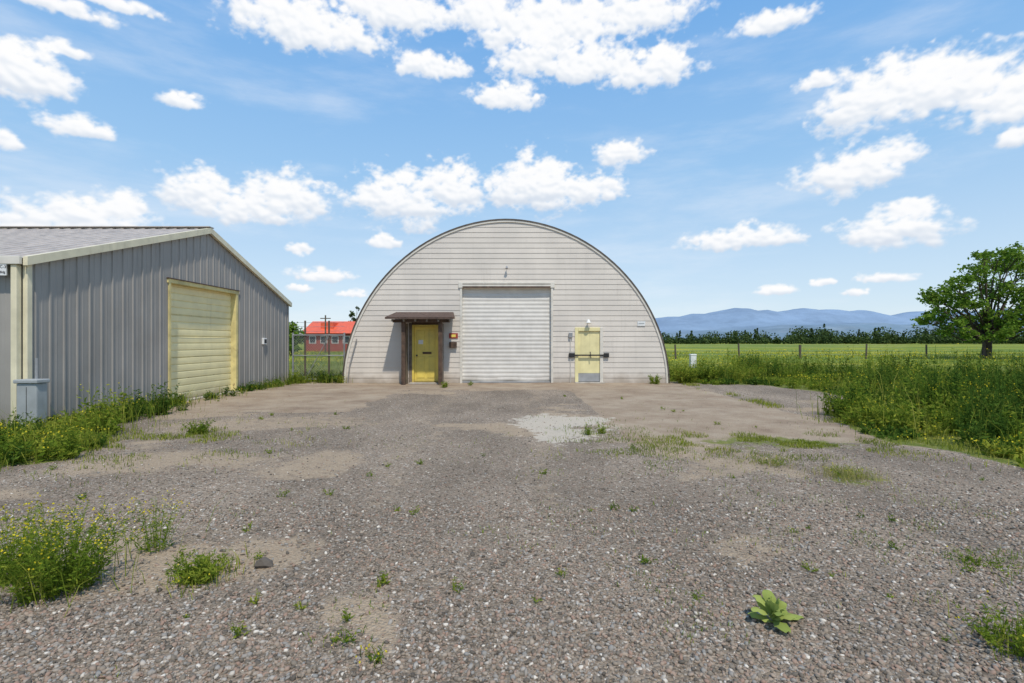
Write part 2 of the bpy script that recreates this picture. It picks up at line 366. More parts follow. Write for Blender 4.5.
xs = sorted(set(list(np.linspace(QX-HW+.02, QX+HW-.02, 80))+[d[0] for d in doors]+[d[1] for d in doors]))
def topz(x):
    u = min(abs(x-QX)/HW, 1); return HH*(1-u**PE)**(1/PE)
V = []; Fc = []
for i in range(len(xs)-1):
    xm = (xs[i]+xs[i+1])/2; zb = -0.2
    for d in doors:
        if d[0] < xm < d[1]: zb = d[3]
    n = len(V); V += [(xs[i], QY+.012, zb), (xs[i+1], QY+.012, zb), (xs[i+1], QY+.012, max(zb, topz(xs[i+1]))), (xs[i], QY+.012, max(zb, topz(xs[i])))]
    Fc.append((n, n+1, n+2, n+3))
pymesh('front_backing', V, Fc, M['siding'], Q)
T = np.linspace(0, math.pi, 61)
def ap(t, r=0.0):
    c, s = math.cos(t), math.sin(t)
    return (QX-math.copysign(abs(c)**(2/PE), c)*(HW+r), s**(2/PE)*(HH+r))
ys = [QY-0.03+0.1*k for k in range(0, 220)]
V = []; Fc = []
for j, yy in enumerate(ys):
    for t in T:
        px_, pz = ap(t, 0.05+0.02*(j % 2)); V.append((px_, yy, pz-0.2 if t in (0, math.pi) else pz))
m_ = len(T)
for j in range(len(ys)-1):
    for k in range(m_-1): Fc.append((j*m_+k, j*m_+k+1, (j+1)*m_+k+1, (j+1)*m_+k))
pymesh('arched_steel_shell', V, Fc, M['galv'], Q)
def arch_ring(name, r0, r1, ya, yb, mat):
    V = []; Fc = []
    for t in T:
        for r_, yy in ((r0, ya), (r1, ya), (r1, yb), (r0, yb)):
            q = ap(t, r_); V.append((q[0], yy, q[1]))
    for k in range(m_-1):
        for s in range(4): Fc.append((k*4+s, k*4+(s+1) % 4, (k+1)*4+(s+1) % 4, (k+1)*4+s))
    pymesh(name, V, Fc, mat, Q)
arch_ring('arch_trim', -0.05, 0.02, QY-.045, QY+.03, M['trimw'])
arch_ring('arch_edge', 0.022, 0.075, QY-.06, QY+.06, M['edge'])
V = [(ap(t)[0], QY+21.8, ap(t)[1]) for t in T]; pymesh('rear_wall', V, [tuple(range(len(V)))], M['galv'], Q)
def slats(name, a0, a1, z0, z1, pos, per, amp, mat, parent, axis='x', sharp=False, sag=0):
    V = []; Fc = []; prof = []
    z = z0
    while z < z1-1e-6:
        for f, d in (((0, 0), (.12, 1), (.5, 1.15), (.88, 1)) if sharp else ((0, 0), (.25, .75), (.5, 1), (.75, .75))):
            if z+f*per < z1: prof.append((z+f*per, d*amp))
        z += per
    prof.append((z1, 0)); cols = 14
    for (z, d) in prof:
        for c in range(cols+1):
            u = a0+(a1-a0)*c/cols; bow = 0.02*math.sin(c/cols*math.pi)*math.sin(z*2.2)+sag*math.exp(-(z-z0)*4)*math.sin(c*1.1)
            V.append((u, pos-d+bow, z+sag*math.exp(-(z-z0)*6)*math.sin(c*0.9+1)) if axis == 'x' else (pos+d+bow, u, z))
    for i in range(len(prof)-1):
        for c in range(cols): Fc.append((i*(cols+1)+c, i*(cols+1)+c+1, (i+1)*(cols+1)+c+1, (i+1)*(cols+1)+c))
    return pymesh(name, V, Fc, mat, parent)
slats('rollup_door', -1.94, 1.52, 0.05, 3.72, QY+0.14, 0.155, 0.015, M['rollup'], Q, sag=0.02)
box('rollup_bottom_bar', -1.93, 1.51, QY+.07, QY+.12, 0.0, 0.06, M['galv'], Q, .008)
box('door_track_left', -2.0, -1.92, QY-.035, QY+.16, -.1, 3.85, M['trimw'], Q, .006)
box('door_track_right', 1.50, 1.58, QY-.035, QY+.16, -.1, 3.85, M['trimw'], Q, .006)
box('door_header', -2.06, 1.64, QY-.06, QY+.16, 3.66, 3.88, M['trimw'], Q, .01)
box('header_shadow_band', -1.9, 1.48, QY-.063, QY-.055, 3.66, 3.72, M['wood'], Q)  # dark strip on the header face, stands in for the header's shadow
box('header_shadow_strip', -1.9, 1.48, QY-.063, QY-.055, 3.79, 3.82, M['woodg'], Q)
box('interior_back', -2.1, 3.6, QY+.4, QY+.45, -.1, 3.95, M['dark'], Q)
tube('lamp_stem', [(-.2, QY-.01, 4.42), (-.2, QY-.12, 4.45)], .010, M['galv'], Q)
tube('lamp_hood', [(-.2, QY-.12, 4.48), (-.2, QY-.14, 4.43), (-.2, QY-.15, 4.39)], [.025, .04, .06], M['galv'], Q)
box('yellow_door', -3.76, -2.86, QY+.02, QY+.065, .05, 2.16, M['yellow'], Q, .006)
for nm, a0, a1, b0, b1 in (('door_panel_tl', -3.66, -3.36, 1.25, 2.02), ('door_panel_tr', -3.26, -2.96, 1.25, 2.02), ('door_panel_bl', -3.66, -3.36, .2, 1.02), ('door_panel_br', -3.26, -2.96, .2, 1.02)):
    box(nm, a0, a1, QY+.005, QY+.021, b0, b1, M['yellow'], Q, .008)
box('door_frame_left', -3.84, -3.765, QY-.04, QY+.08, 0, 2.24, M['yellow'], Q, .005)
box('door_frame_right', -2.855, -2.78, QY-.04, QY+.08, 0, 2.24, M['yellow'], Q, .005)
box('door_frame_top', -3.763, -2.857, QY-.04, QY+.08, 2.165, 2.24, M['yellow'], Q, .005)
box('side_panel_left', -3.96, -3.843, QY-.03, QY+.05, 0, 2.3, M['woodg'], Q)
box('side_panel_right', -2.777, -2.66, QY-.03, QY+.05, 0, 2.3, M['woodg'], Q)
box('door_head_board', -3.842, -2.778, QY-.03, QY+.05, 2.243, 2.33, M['wood'], Q)
tube('door_knob', [(-3.66, QY+.01, 1.06), (-3.66, QY-.05, 1.06)], .03, M['black'], Q)
box('door_notice', -3.6, -3.42, QY-.003, QY+.003, 1.5, 1.66, M['signw'], Q)
box('door_stencil', -3.44, -3.1, QY-.001, QY+.003, 1.12, 1.2, M['wood'], Q)
box('porch_post_left', -4.08, -3.94, 18.86, 19.0, -.05, 2.3, M['wood'], Q, .01)
box('porch_post_right', -2.72, -2.58, 18.86, 19.0, -.05, 2.3, M['wood'], Q, .01)
box('porch_side_left', -4.03, -3.99, 19.003, QY-.04, .0, 2.28, M['woodg'], Q)
box('porch_side_right', -2.65, -2.62, 19.003, QY-.04, .0, 2.28, M['woodg'], Q)
box('porch_beam', -4.4, -2.3, 18.84, 18.98, 2.303, 2.42, M['wood'], Q, .01)
V = [(-4.62, 18.6, 2.42), (-2.08, 18.6, 2.42), (-2.25, QY-.03, 2.66), (-4.45, QY-.03, 2.66), (-4.62, 18.6, 2.49), (-2.08, 18.6, 2.49), (-2.25, QY-.03, 2.73), (-4.45, QY-.03, 2.73)]
pymesh('porch_roof', V, [(3,2,1,0),(4,5,6,7),(0,1,5,4),(1,2,6,5),(3,0,4,7)], surf('brown_shingle', (.10, .065, .05), .9, var=.35, scale=12, bump=.5), Q)
for k in range(6):
    xx = -4.4+k*.42; box('rafter_%d' % k, xx, xx+.05, 18.66, 18.838, 2.33, 2.415, M['woodg'], Q)
box('porch_step', -3.9, -2.74, 19.2, QY-.042, -.05, .04, M['conc'], Q, .01)
box('wall_sign_brown', -2.42, -2.08, QY-.035, QY-.02, 1.72, 1.92, M['red'], Q)
box('wall_sign_yellow', -2.34, -2.16, QY-.039, QY-.0355, 1.77, 1.87, M['yellow'], Q)
box('wall_mailbox', -2.4, -2.12, QY-.12, QY-.02, 1.36, 1.58, M['wood'], Q, .01)
box('side_door', 2.55, 3.38, QY+.02, QY+.06, .38, 2.0, M['yellow2'], Q, .006)
box('side_door_kick', 2.55, 3.38, QY+.015, QY+.065, .06, .377, M['galv'], Q)
box('side_frame_left', 2.42, 2.547, QY-.04, QY+.08, 0, 2.14, M['yellow2'], Q, .005)
box('side_frame_right', 3.383, 3.50, QY-.04, QY+.08, 0, 2.14, M['trimw'], Q, .005)
box('side_frame_top', 2.55, 3.38, QY-.04, QY+.08, 2.003, 2.14, M['yellow2'], Q, .005)
box('door_bar', 2.22, 3.66, QY-.09, QY-.05, 1.05, 1.10, M['black'], Q)
box('bar_bracket_left', 2.18, 2.40, QY-.1, QY-.02, .99, 1.16, M['black'], Q, .015)
box('bar_bracket_right', 3.52, 3.72, QY-.1, QY-.02, .99, 1.16, M['black'], Q, .015)
tube('bar_latch', [(3.0, QY-.05, 1.2), (3.0, QY-.1, 1.1), (3.02, QY-.1, .96)], .018, M['black'], Q)
box('side_step', 2.4, 3.52, 19.35, QY-.042, -.05, .05, M['conc'], Q, .01)
tube('side_lamp_arm', [(2.92, QY-.02, 2.34), (2.92, QY-.14, 2.4)], .015, M['galv'], Q)
tube('side_lamp_hood', [(2.92, QY-.14, 2.44), (2.92, QY-.15, 2.36), (2.92, QY-.16, 2.30)], [.03, .07, .1], M['signw'], Q)
box('meter_box', 2.18, 2.32, QY-.1, QY-.02, 1.75, 1.95, M['galv'], Q, .01)
tube('meter_conduit', [(2.25, QY-.05, 0), (2.25, QY-.05, 1.75)], .012, M['trimw'], Q)
box('wall_notice', 4.82, 5.12, QY-.035, QY-.02, 2.2, 2.38, M['signw'], Q)
box('wall_notice_text', 4.86, 5.08, QY-.038, QY-.0355, 2.27, 2.31, M['box'], Q)
tube('corner_conduit', [(-6.3, QY-.08, 0), (-6.22, QY-.08, .7), (-5.95, QY-.08, 1.7)], .02, M['galv'], Q)

# ---------------------------------------------------------------- left metal building
G = empty('metal_shop_building'); BX = -8.8; BY0, BY1, BYM = 9.3, 20.1, 14.8; EZ, RZ = 3.08, 4.80; BW = -22.0
def gtop(yv): return EZ+(RZ-EZ)*(1-abs(yv-BYM)/((BYM-BY0) if yv < BYM else (BY1-BYM)))
def ribs(lo, hi, sp=0.305):
    out = [(lo, 0)]; p = lo+0.12
    while p < hi-0.06:
        out += [(p, 0), (p+.012, .022), (p+.04, .022), (p+.052, 0)]
        q = p+.15
        if q+.04 < hi-.05: out += [(q, 0), (q+.008, .005), (q+.03, .005), (q+.038, 0)]
        p += sp
    out.append((hi, 0)); return out
DY0, DY1, DZ = 13.1, 16.4, 3.18
V = []; Fc = []
for lo, hi, zb in ((BY0, DY0, -.25), (DY0, DY1, DZ), (DY1, BY1, -.25)):
    pr = ribs(lo, hi)
    if lo < BYM < hi:
        pr = sorted(pr+[(BYM, 0)]) if not any(a_ < BYM < b_ and (d1 or d2) for (a_, d1), (b_, d2) in zip(pr, pr[1:])) else pr
    for (p, d), (q, e) in zip(pr, pr[1:]):
        n = len(V); V += [(BX+d, p, zb), (BX+e, q, zb), (BX+e, q, gtop(q)), (BX+d, p, gtop(p))]; Fc.append((n, n+1, n+2, n+3))
pymesh('gable_wall', V, Fc, M['grey'], G)
V = []; Fc = []
for (p, d), (q, e) in zip(ribs(BW, BX), ribs(BW, BX)[1:]):
    n = len(V); V += [(p, BY0-d, -.25), (q, BY0-e, -.25), (q, BY0-e, EZ), (p, BY0-d, EZ)]; Fc.append((n, n+1, n+2, n+3))
pymesh('side_wall', V, Fc, M['grey'], G)
box('far_side_wall', BW, BX-.01, BY1-.05, BY1, -.25, EZ-.02, M['grey'], G)
V = [(BW, BY0, -.25), (BW, BY1, -.25), (BW, BY1, EZ), (BW, BYM, RZ), (BW, BY0, EZ)]; pymesh('rear_gable', V, [(0,1,2,3,4)], M['grey'], G)
RX = BX+.10; V = []; Fc = []
sl = (RZ-EZ)/(BYM-BY0); ovh = .12
for side in (0, 1):
    for (p, d), (q, e) in zip(ribs(BW, RX), ribs(BW, RX)[1:]):
        ye = BY0-ovh if side == 0 else BY1+ovh; ze = EZ-ovh*sl
        n = len(V); V += [(p, ye, ze+d+.06), (q, ye, ze+e+.06), (q, BYM, RZ+e+.06), (p, BYM, RZ+d+.06)]; Fc.append((n, n+1, n+2, n+3))
pymesh('roof', V, Fc, M['roof'], G)
V = []; Fc = []
for p_, (ye, ze) in enumerate(((BY0-ovh, EZ-ovh*sl), (BYM, RZ), (BY1+ovh, EZ-ovh*sl))):
    for xx, dz in ((RX+.015, .085), (RX+.015, -.075), (RX-.07, -.075), (RX-.07, .085)): V.append((xx, ye, ze+dz))
for k in range(2):
    for s in range(4): Fc.append((k*4+s, k*4+(s+1) % 4, (k+1)*4+(s+1) % 4, (k+1)*4+s))
Fc += [(0, 1, 2, 3), (8, 11, 10, 9)]
pymesh('rake_trim', V, Fc, M['cream'], G)
box('eave_gutter', BW, RX-.08, BY0-ovh-.06, BY0-ovh, EZ-.10, EZ+.05, M['trimw'], G, .01)
box('ridge_cap', BW, RX+.02, BYM-.12, BYM+.12, RZ+.085, RZ+.11, M['roof'], G)
box('corner_trim', BX-.05, BX+.035, BY0-.04, BY0+.06, -.1, EZ-.06, M['cream'], G, .006)
box('downspout', BX-.17, BX-.06, BY0-.15, BY0-.045, .1, EZ-.1, M['cream'], G, .015)
box('far_corner_trim', BX-.02, BX+.035, BY1-.06, BY1+.02, -.1, EZ-.05, M['grey'], G)
slats('overhead_door', DY0+.06, DY1-.06, .03, DZ-.05, BX-.16, .19, .02, M['creamdoor'], G, axis='y', sharp=True)
for k in range(1, 5):
    box('section_joint_%d' % k, BX-.139, BX-.134, DY0+.06, DY1-.06, .03+k*.57, .045+k*.57, M['frame'], G)
box('jamb_near', BX-.2, BX+.035, DY0, DY0+.07, -.2, DZ, M['frame'], G)
box('jamb_far', BX-.2, BX+.035, DY1-.12, DY1, -.2, DZ, M['frame'], G)
box('door_head', BX-.2, BX+.038, DY0-.04, DY1+.04, DZ-.07, DZ+.03, M['frame'], G)
box('head_flashing', BX+.0, BX+.06, DY0-.06, DY1+.06, DZ+.032, DZ+.055, M['wood'], G)
box('door_threshold', BX-.2, BX+.12, DY0+.08, DY1-.13, -.1, .03, M['conc'], G)
box('wall_vent', BX+.0, BX+.08, 18.0, 18.22, 1.5, 1.72, M['signw'], G, .01)
box('wall_vent_grille', BX+.081, BX+.085, 18.03, 18.19, 1.54, 1.68, M['black'], G)
box('address_sign', -9.31, -9.02, BY0-.17, BY0-.15, 2.78, 3.02, M['signw'], G)
def text(name, s, loc, size, mat, parent, rot=(math.pi/2, 0, 0)):
    cu = bpy.data.curves.new(name, 'FONT'); cu.body = s; cu.size = size; cu.extrude = 0.001; cu.materials.append(mat)
    o = bpy.data.objects.new(name, cu); o.location = loc; o.rotation_euler = rot; link(o, parent)
text('address_text', 'WWC-39', (-9.29, BY0-.173, 2.91), .075, M['black'], G)
text('address_text_b', 'West Bldg', (-9.29, BY0-.173, 2.82), .06, M['black'], G)
ub = empty('utility_box')
box('cabinet', -8.72, -8.36, 9.0, 9.22, .02, .86, M['box'], ub, .02)
box('lid', -8.75, -8.33, 8.97, 9.24, .862, .93, M['box'], ub, .015)
tube('conduit', [(-8.6, 9.26, 0), (-8.6, 9.26, 1.3)], .025, M['galv'], ub)
box('door_seam', -8.54, -8.532, 8.996, 8.999, .1, .8, M['black'], ub)

# ---------------------------------------------------------------- chain link gate
gt = empty('chain_link_gate'); GY = 20.15
for i, xx in enumerate((-8.62, -8.14, -7.2, -6.6)):
    tube('post_%d' % i, [(xx, GY, -.1), (xx, GY, 2.42 if i in (1, 2) else 1.95)], .035, M['post'] if i in (1, 2) else M['galv'], gt)
for i, zz in enumerate((.12, 1.05, 1.85)):
    tube('rail_%d' % i, [(-8.6, GY-.04, zz), (-6.6, GY-.04, zz)], .02, M['galv'], gt)
tube('brace', [(-8.1, GY-.04, .15), (-7.2, GY-.04, 1.8)], .016, M['galv'], gt)
ac = Acc()
for sgn in (1, -1):
    for k in range(-20, 25):
        x0 = -8.6+k*.1; zA, zB = .13, 1.83; xA, xB = (x0, x0+1.7) if sgn > 0 else (x0+1.7, x0)
        t0, t1 = 0., 1.; dx = xB-xA
        for lim, s in ((-8.6, 1), (-6.6, -1)):
            if dx*s > 0: t0 = max(t0, (lim-xA)/dx)
            else: t1 = min(t1, (lim-xA)/dx)
        if t1 <= t0: continue
        p = np.array([xA+dx*t0, GY-.02*sgn, zA+1.7*t0]); q = np.array([xA+dx*t1, GY-.02*sgn, zA+1.7*t1]); wv = np.array([.004, 0, .004*-sgn]); dv = np.array([0, .005, 0])
        for vv in (wv, dv): ac.add(np.array([[p-vv, p+vv, q+vv, q-vv]]), [[0, 1, 2, 3]])
ac.build('wire_mesh', [M['galv']], gt)
for i, zz in enumerate((2.02, 2.2, 2.36)): tube('barbed_wire_%d' % i, [(-8.62, GY, zz), (-7.9, GY, zz-.02), (-6.6, GY, zz)], .006, M['galv'], gt, 4)

# ---------------------------------------------------------------- red building, pedestal, fence
rb = empty('red_roofed_building'); D = 82
x0, x1 = (303-512)/F*D, (352-512)/F*D
box('walls', x0+.3, x1+2, D, D+9, -.1, 3.1, M['redwall'], rb)
V = [(x0-.2, D-.6, 2.9), (x1+2.4, D-.6, 2.9), (x1+2.4, D+4.5, 5.0), (x0-.2, D+4.5, 5.0), (x1+2.4, D+9.6, 2.9), (x0-.2, D+9.6, 2.9)]
pymesh('roof', V, [(0,1,2,3), (3,2,4,5)], M['redroof'], rb)
V = [(x0+.3, D, 3.1), (x0+.3, D+9, 3.1), (x0+.3, D+4.5, 4.9)]; pymesh('gable', V, [(0,1,2)], M['redwall'], rb)
for k in range(4):
    xx = x0+1+k*1.8
    box('window_frame_%d' % k, xx, xx+1.1, D-.06, D+.01, 1.3, 2.5, M['signw'], rb); box('window_glass_%d' % k, xx+.1, xx+1.0, D-.08, D-.062, 1.4, 2.4, M['glass'], rb)
box('dormer', x0+2.4, x0+4.4, D+1.2, D+4, 3.6, 4.7, M['redroof'], rb)
up = empty('utility_pole')
tube('pole', [(-25.5, 70, 0), (-25.5, 70, 5.2)], [.12, .09], M['post'], up); box('crossarm', -26.2, -24.8, 69.93, 70.07, 4.7, 4.82, M['post'], up)
pd = empty('electrical_pedestal'); xx, yy = 10.95, 31
box('body', xx-.17, xx+.17, yy-.15, yy+.15, -.05, .75, M['signw'], pd, .02); box('cap', xx-.19, xx+.19, yy-.17, yy+.17, .752, .84, M['signw'], pd, .02)
fn = empty('field_fence'); FY = 46
for k in range(20):
    xx = 8.5+k*5.9+R.uniform(-.6, .6); tube('post_%d' % k, [(xx, FY+k*.3, -.1), (xx+R.uniform(-.1, .1), FY+k*.3, 1.4+R.uniform(-.15, .15))], .075 if k % 3 else .11, M['post'], fn, 6)
for i, zz in enumerate((.4, .75, 1.1, 1.3)):
    tube('wire_%d' % i, [(8.5+k*5.9, FY+k*.3, zz-.02*(k % 2)) for k in range(20)], .009, M['galv'], fn, 4)

# ---------------------------------------------------------------- trees
def leaf_tree(name, base, h, clumps, mat, trunk_r, nper, LS, seed=0, hubf=.28, depth_sub=18, spr=.17):
    ac = Acc(); base = np.array(base, float); hub = base+np.array([0.2, 0, h*hubf])
    V, Fc = tube_arr([base, base+(hub-base)*.5+[.1, 0, 0], hub], [trunk_r*1.25, trunk_r, trunk_r*.85], 8); ac.add(np.array(V)[None], Fc, 1)
    for (cx, cy, cz, cr) in clumps:
        c = np.array([cx, cy, cz]); m1 = hub*.55+c*.45+R.normal(0, .3, 3)+[0, 0, -.25*cr]
        V, Fc = tube_arr([hub-[0, 0, h*.04*R.rand()], m1, c], [trunk_r*.42, trunk_r*.22, trunk_r*.06], 6); ac.add(np.array(V)[None], Fc, 1)
        for _ in range(4):
            e = c+unit(R.normal(size=3))*cr*.9
            V, Fc = tube_arr([m1*.4+c*.6, e], [trunk_r*.12, trunk_r*.03], 5); ac.add(np.array(V)[None], Fc, 1)
        k = int(nper*cr*cr)
        sc = depth_sub; sub = c+unit(R.normal(size=(sc, 3)))*cr*(R.rand(sc, 1)**.4)*np.array([1, 1, .85]); w_ = R.randint(0, sc, k)
        o_ = R.normal(0, cr*spr, (k, 3))*[1.2, 1.2, .8]; C = sub[w_]+o_
        d_ = R.normal(size=(k, 3))*[1, 1, .45]
        leaves(ac, C, R.uniform(.7, 1.4, k)*LS, R.uniform(.5, .9, k)*LS, 0, D=d_)
    return ac.build(name, [mat, M['bark']])
D = 48; cl = []
for px_, py_, r_ in [(998,263,16),(975,272,14),(956,281,12),(1022,266,15),(943,298,13),(965,300,14),(995,292,17),(1030,298,20),(934,314,11),(952,321,13),(980,318,15),(1012,322,17),(1045,320,19),(1062,290,18),(926,295,9),(1042,275,16),(1000,337,11),(1068,315,17),(970,335,9),(922,320,8),(985,255,9),(1012,253,10),(946,333,7)]:
    for dz_ in (-2.2, 2.2):
        d = D+dz_+R.uniform(-1.5, 1.5); q = P(px_+R.uniform(-4, 4), py_+R.uniform(-4, 4), d); cl.append((q[0], d, q[2], r_/F*D*R.uniform(.78, 1.05)))
leaf_tree('deciduous_tree', (P(985, 0, D)[0], D, -.1), 10.5, cl, M['tree'], .36, 240, .28, hubf=.22, depth_sub=14, spr=.16)
def small_tree(name, px_, topy, D, rad, mat, n, LS, columnar=False, nb=8):
    x0 = (px_-512)/F*D; h = CH+(341.5-topy)/F*D; cl = []
    for k in range(nb):
        t = (k+.5)/nb
        z = h*(.2+.75*t); rr = rad*(1-.35*abs(t-.4)) if not columnar else rad*(1-.6*t)
        cl.append((x0+R.normal(0, rad*.3), D+R.normal(0, rad*.3), z, rr*(.7 if not columnar else .9)))
    leaf_tree(name, (x0, D, -.1), h, cl, mat, .1+h*.012, n, LS)
small_tree('leafy_tree', 291, 324, 58, 1.4, M['tree'], 260, .3)
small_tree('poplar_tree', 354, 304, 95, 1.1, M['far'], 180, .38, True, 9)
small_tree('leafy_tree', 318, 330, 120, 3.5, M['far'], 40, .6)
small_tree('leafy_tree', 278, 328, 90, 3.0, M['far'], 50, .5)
ac = Acc()
def belt(xa, xb, D0, n, hmin, hmax, LS, con=.4):
    for _ in range(n):
        x0 = R.uniform(xa, xb); y0 = D0+R.uniform(-25, 60); f = vn(x0, 3, .012, 3); h = (hmin+(hmax-hmin)*R.rand()**1.5)*(.5+1.0*f)
        k = int(95*h/8)
        if R.rand() < con:
            t = R.rand(k)**1.3; rr = (1-t)*h*.2+.2; th = R.uniform(0, 6.28, k)
            C = np.stack([x0+rr*np.cos(th)*R.rand(k)**.4, y0+rr*np.sin(th), t*h], 1)
        else:
            d_ = unit(R.normal(size=(k, 3)))*R.rand(k, 1)**.4; C = np.stack([x0+d_[:, 0]*h*.5, y0+d_[:, 1]*h*.42, h*.45+d_[:, 2]*h*.5], 1)
        leaves(ac, C, LS*R.uniform(.7, 1.4, k), LS*.8)
belt(85, 680, 350, 460, 5, 12.5, 1.3, .25)
belt(85, 680, 345, 600, 3.5, 5.5, 1.3, 0)
belt(-420, 85, 360, 200, 4, 8, 1.5, .2)
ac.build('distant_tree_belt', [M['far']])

# ---------------------------------------------------------------- mountains
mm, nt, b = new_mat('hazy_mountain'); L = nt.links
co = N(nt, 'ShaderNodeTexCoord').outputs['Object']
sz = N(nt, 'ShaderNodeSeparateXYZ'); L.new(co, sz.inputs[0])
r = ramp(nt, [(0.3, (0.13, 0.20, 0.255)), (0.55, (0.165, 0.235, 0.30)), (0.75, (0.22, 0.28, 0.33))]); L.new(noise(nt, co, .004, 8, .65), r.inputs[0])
cc = mixc(nt, mrange(nt, sz.outputs[1], 3000, 3900), r.outputs[0], (0.21, 0.295, 0.41))  # aerial haze painted into the base colour, bluer with distance
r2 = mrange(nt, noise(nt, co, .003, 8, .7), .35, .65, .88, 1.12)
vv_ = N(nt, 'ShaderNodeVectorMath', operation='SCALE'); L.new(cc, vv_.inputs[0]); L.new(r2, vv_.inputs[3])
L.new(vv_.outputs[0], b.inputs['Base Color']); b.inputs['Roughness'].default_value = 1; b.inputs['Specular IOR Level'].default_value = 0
pxs = [-900, 200, 560, 640, 655, 668, 680, 692, 705, 720, 735, 748, 755, 765, 775, 788, 800, 815, 830, 845, 860, 875, 890, 902, 915, 927, 940, 958, 975, 1000, 1024, 1150, 1600, 2600]
pys = [333, 334, 331, 321, 317, 315, 315, 312, 312, 309.5, 307.5, 308.5, 310.5, 309.5, 311.5, 309.5, 308, 309.5, 309, 311, 309.5, 312, 313.5, 311, 309, 311, 312, 309.5, 310, 308, 310, 308, 314, 320]
mx = np.linspace(-7000, 11000, 1300); my = np.linspace(2300, 5200, 90)
MX, MY = np.meshgrid(mx, my); PXX = 512+F*MX/4200
hr = (341.5-np.interp(PXX, pxs, pys))/F*4200
rid = 1-np.abs(2*vn(MX, MY, .0018, 5)-1); rid2 = 1-np.abs(2*vn(MX+999, MY, .005, 4)-1)
prof = np.exp(-((MY-4200)/560)**2)
fh = np.exp(-((MY-3250)/420)**2)*(.25+.35*vn(MX, 0*MX, .0012, 3))
Z = hr*prof*(0.90+.14*rid)+(.55+.45*(rid*.6+rid2*.4))*hr*fh-12
Vm = np.stack([MX, MY, Z], -1).reshape(-1, 3); idm = np.arange(MX.size).reshape(MX.shape)
ac = Acc(); ac.V = [Vm.astype(np.float32)]; ac.F = [np.stack([idm[:-1, :-1], idm[:-1, 1:], idm[1:, 1:], idm[1:, :-1]], -1).reshape(-1, 4)]; ac.M = [np.zeros(len(ac.F[0]), np.int32)]
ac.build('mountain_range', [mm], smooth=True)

# ---------------------------------------------------------------- weeds
def bushy(ac, x0, y0, h, r, stems, nleaf, L0, W0, flowers=0, mi=0, spread=1.0, fs=.012):
    z0 = float(gz(x0, y0)); th = R.uniform(0, 6.28, stems); rr = r*np.sqrt(R.rand(stems))
    B = np.stack([x0+rr*.35*np.cos(th), y0+rr*.35*np.sin(th), np.full(stems, z0-.01)], 1)
    Tt = np.stack([x0+rr*np.cos(th)*spread, y0+rr*np.sin(th)*spread, z0+h*R.uniform(.55, 1.0, stems)*(1-.3*(rr/r)**2)], 1)
    Mx = (B+Tt)/2; Mx[:, :2] += (B[:, :2]-Tt[:, :2])*.15; sw = max(.002, h*.005)
    t_ = R.uniform(0, 6.28, stems); s = np.stack([np.cos(t_), np.sin(t_), 0*t_], 1)*sw
    ac.add(np.stack([B-s, B+s, Mx+s*.8, Mx-s*.8, Tt+s*.3, Tt-s*.3], 1), [[0, 1, 2, 3], [3, 2, 4, 5]], mi)
    k = nleaf; w_ = R.randint(0, stems, k); t = R.rand(k)[:, None]**.8
    C = np.where(t < .5, B[w_]+(Mx-B)[w_]*t*2, Mx[w_]+(Tt-Mx)[w_]*(t*2-1))
    d = R.normal(size=(k, 3))*[1, 1, .5]+[0, 0, .45]; Ls = L0*R.uniform(.5, 1.3, k)*(1.25-.7*t[:, 0])
    C = C+unit(d)*Ls[:, None]*.5
    leaves(ac, C, Ls, W0*R.uniform(.6, 1.2, k)*(1.2-.6*t[:, 0]), mi, D=d)
    if flowers:
        w_ = R.randint(0, stems, flowers); C = Tt[w_]+R.normal(0, .02+.03*h, (flowers, 3))*[1, 1, .7]
        leaves(ac, C, fs*R.uniform(.7, 1.4, flowers), fs, 2); leaves(ac, C, fs, fs*.9, 2)
def weed(name, x0, y0, h, r, stems, nleaf, L0, W0, flowers=0, grass=0, mats=('weed', 'grass', 'flower'), fs=.012):
    ac = Acc(); bushy(ac, x0, y0, h, r, stems, nleaf, L0, W0, flowers, fs=fs)
    if grass:
        q = R.normal(0, r*.5, (grass, 2)); B = np.stack([x0+q[:, 0], y0+q[:, 1], gz(x0+q[:, 0], y0+q[:, 1])], 1); blades(ac, B, h*R.uniform(.3, .7, grass), .005, .8, 1)
    return ac.build(name, [M[m] for m in mats])
weed('flowering_weed', -2.92, 3.30, .60, .46, 120, 3400, .055, .012, 320, 90, fs=.013)
weed('flowering_weed', -3.4, 3.5, .52, .36, 70, 1900, .055, .012, 160, 50, fs=.013)
weed('flowering_weed', -2.75, 3.95, .46, .24, 30, 420, .05, .010, 70, 15)
weed('leafy_weed', -2.08, 3.45, .19, .24, 56, 1200, .055, .013, 10, 160)
weed('leafy_weed', -.84, 3.33, .12, .05, 8, 60, .04, .012, 0, 12)
weed('leafy_weed', -.68, 2.55, .12, .06, 10, 70, .03, .008, 12, 14)
weed('leafy_weed', 2.62, 2.65, .22, .28, 50, 700, .045, .014, 6, 100)
weed('leafy_weed', 3.3, 3.6, .09, .3, 30, 300, .035, .012, 4, 60)
weed('leafy_weed', 1.32, 8.8, .24, .09, 14, 130, .06, .018, 6, 20)
weed('leafy_weed', 1.55, 8.9, .22, .13, 18, 170, .06, .018, 0, 20)
weed('leafy_weed', -5.45, 8.9, .28, .26, 30, 500, .07, .024, 6, 90)
weed('dry_grass_tuft', 3.95, 6.05, .19, .32, 40, 240, .05, .01, 20, 450, mats=('weed', 'dry', 'flower'))
weed('dry_grass_tuft', 3.4, 6.7, .12, .3, 30, 200, .05, .01, 10, 220, mats=('weed', 'dry', 'flower'))
weed('leafy_weed', -2.35, 17.7, .28, .18, 16, 160, .09, .03, 0, 20)
weed('leafy_weed', -1.5, 18.3, .2, .12, 10, 60, .08, .03)
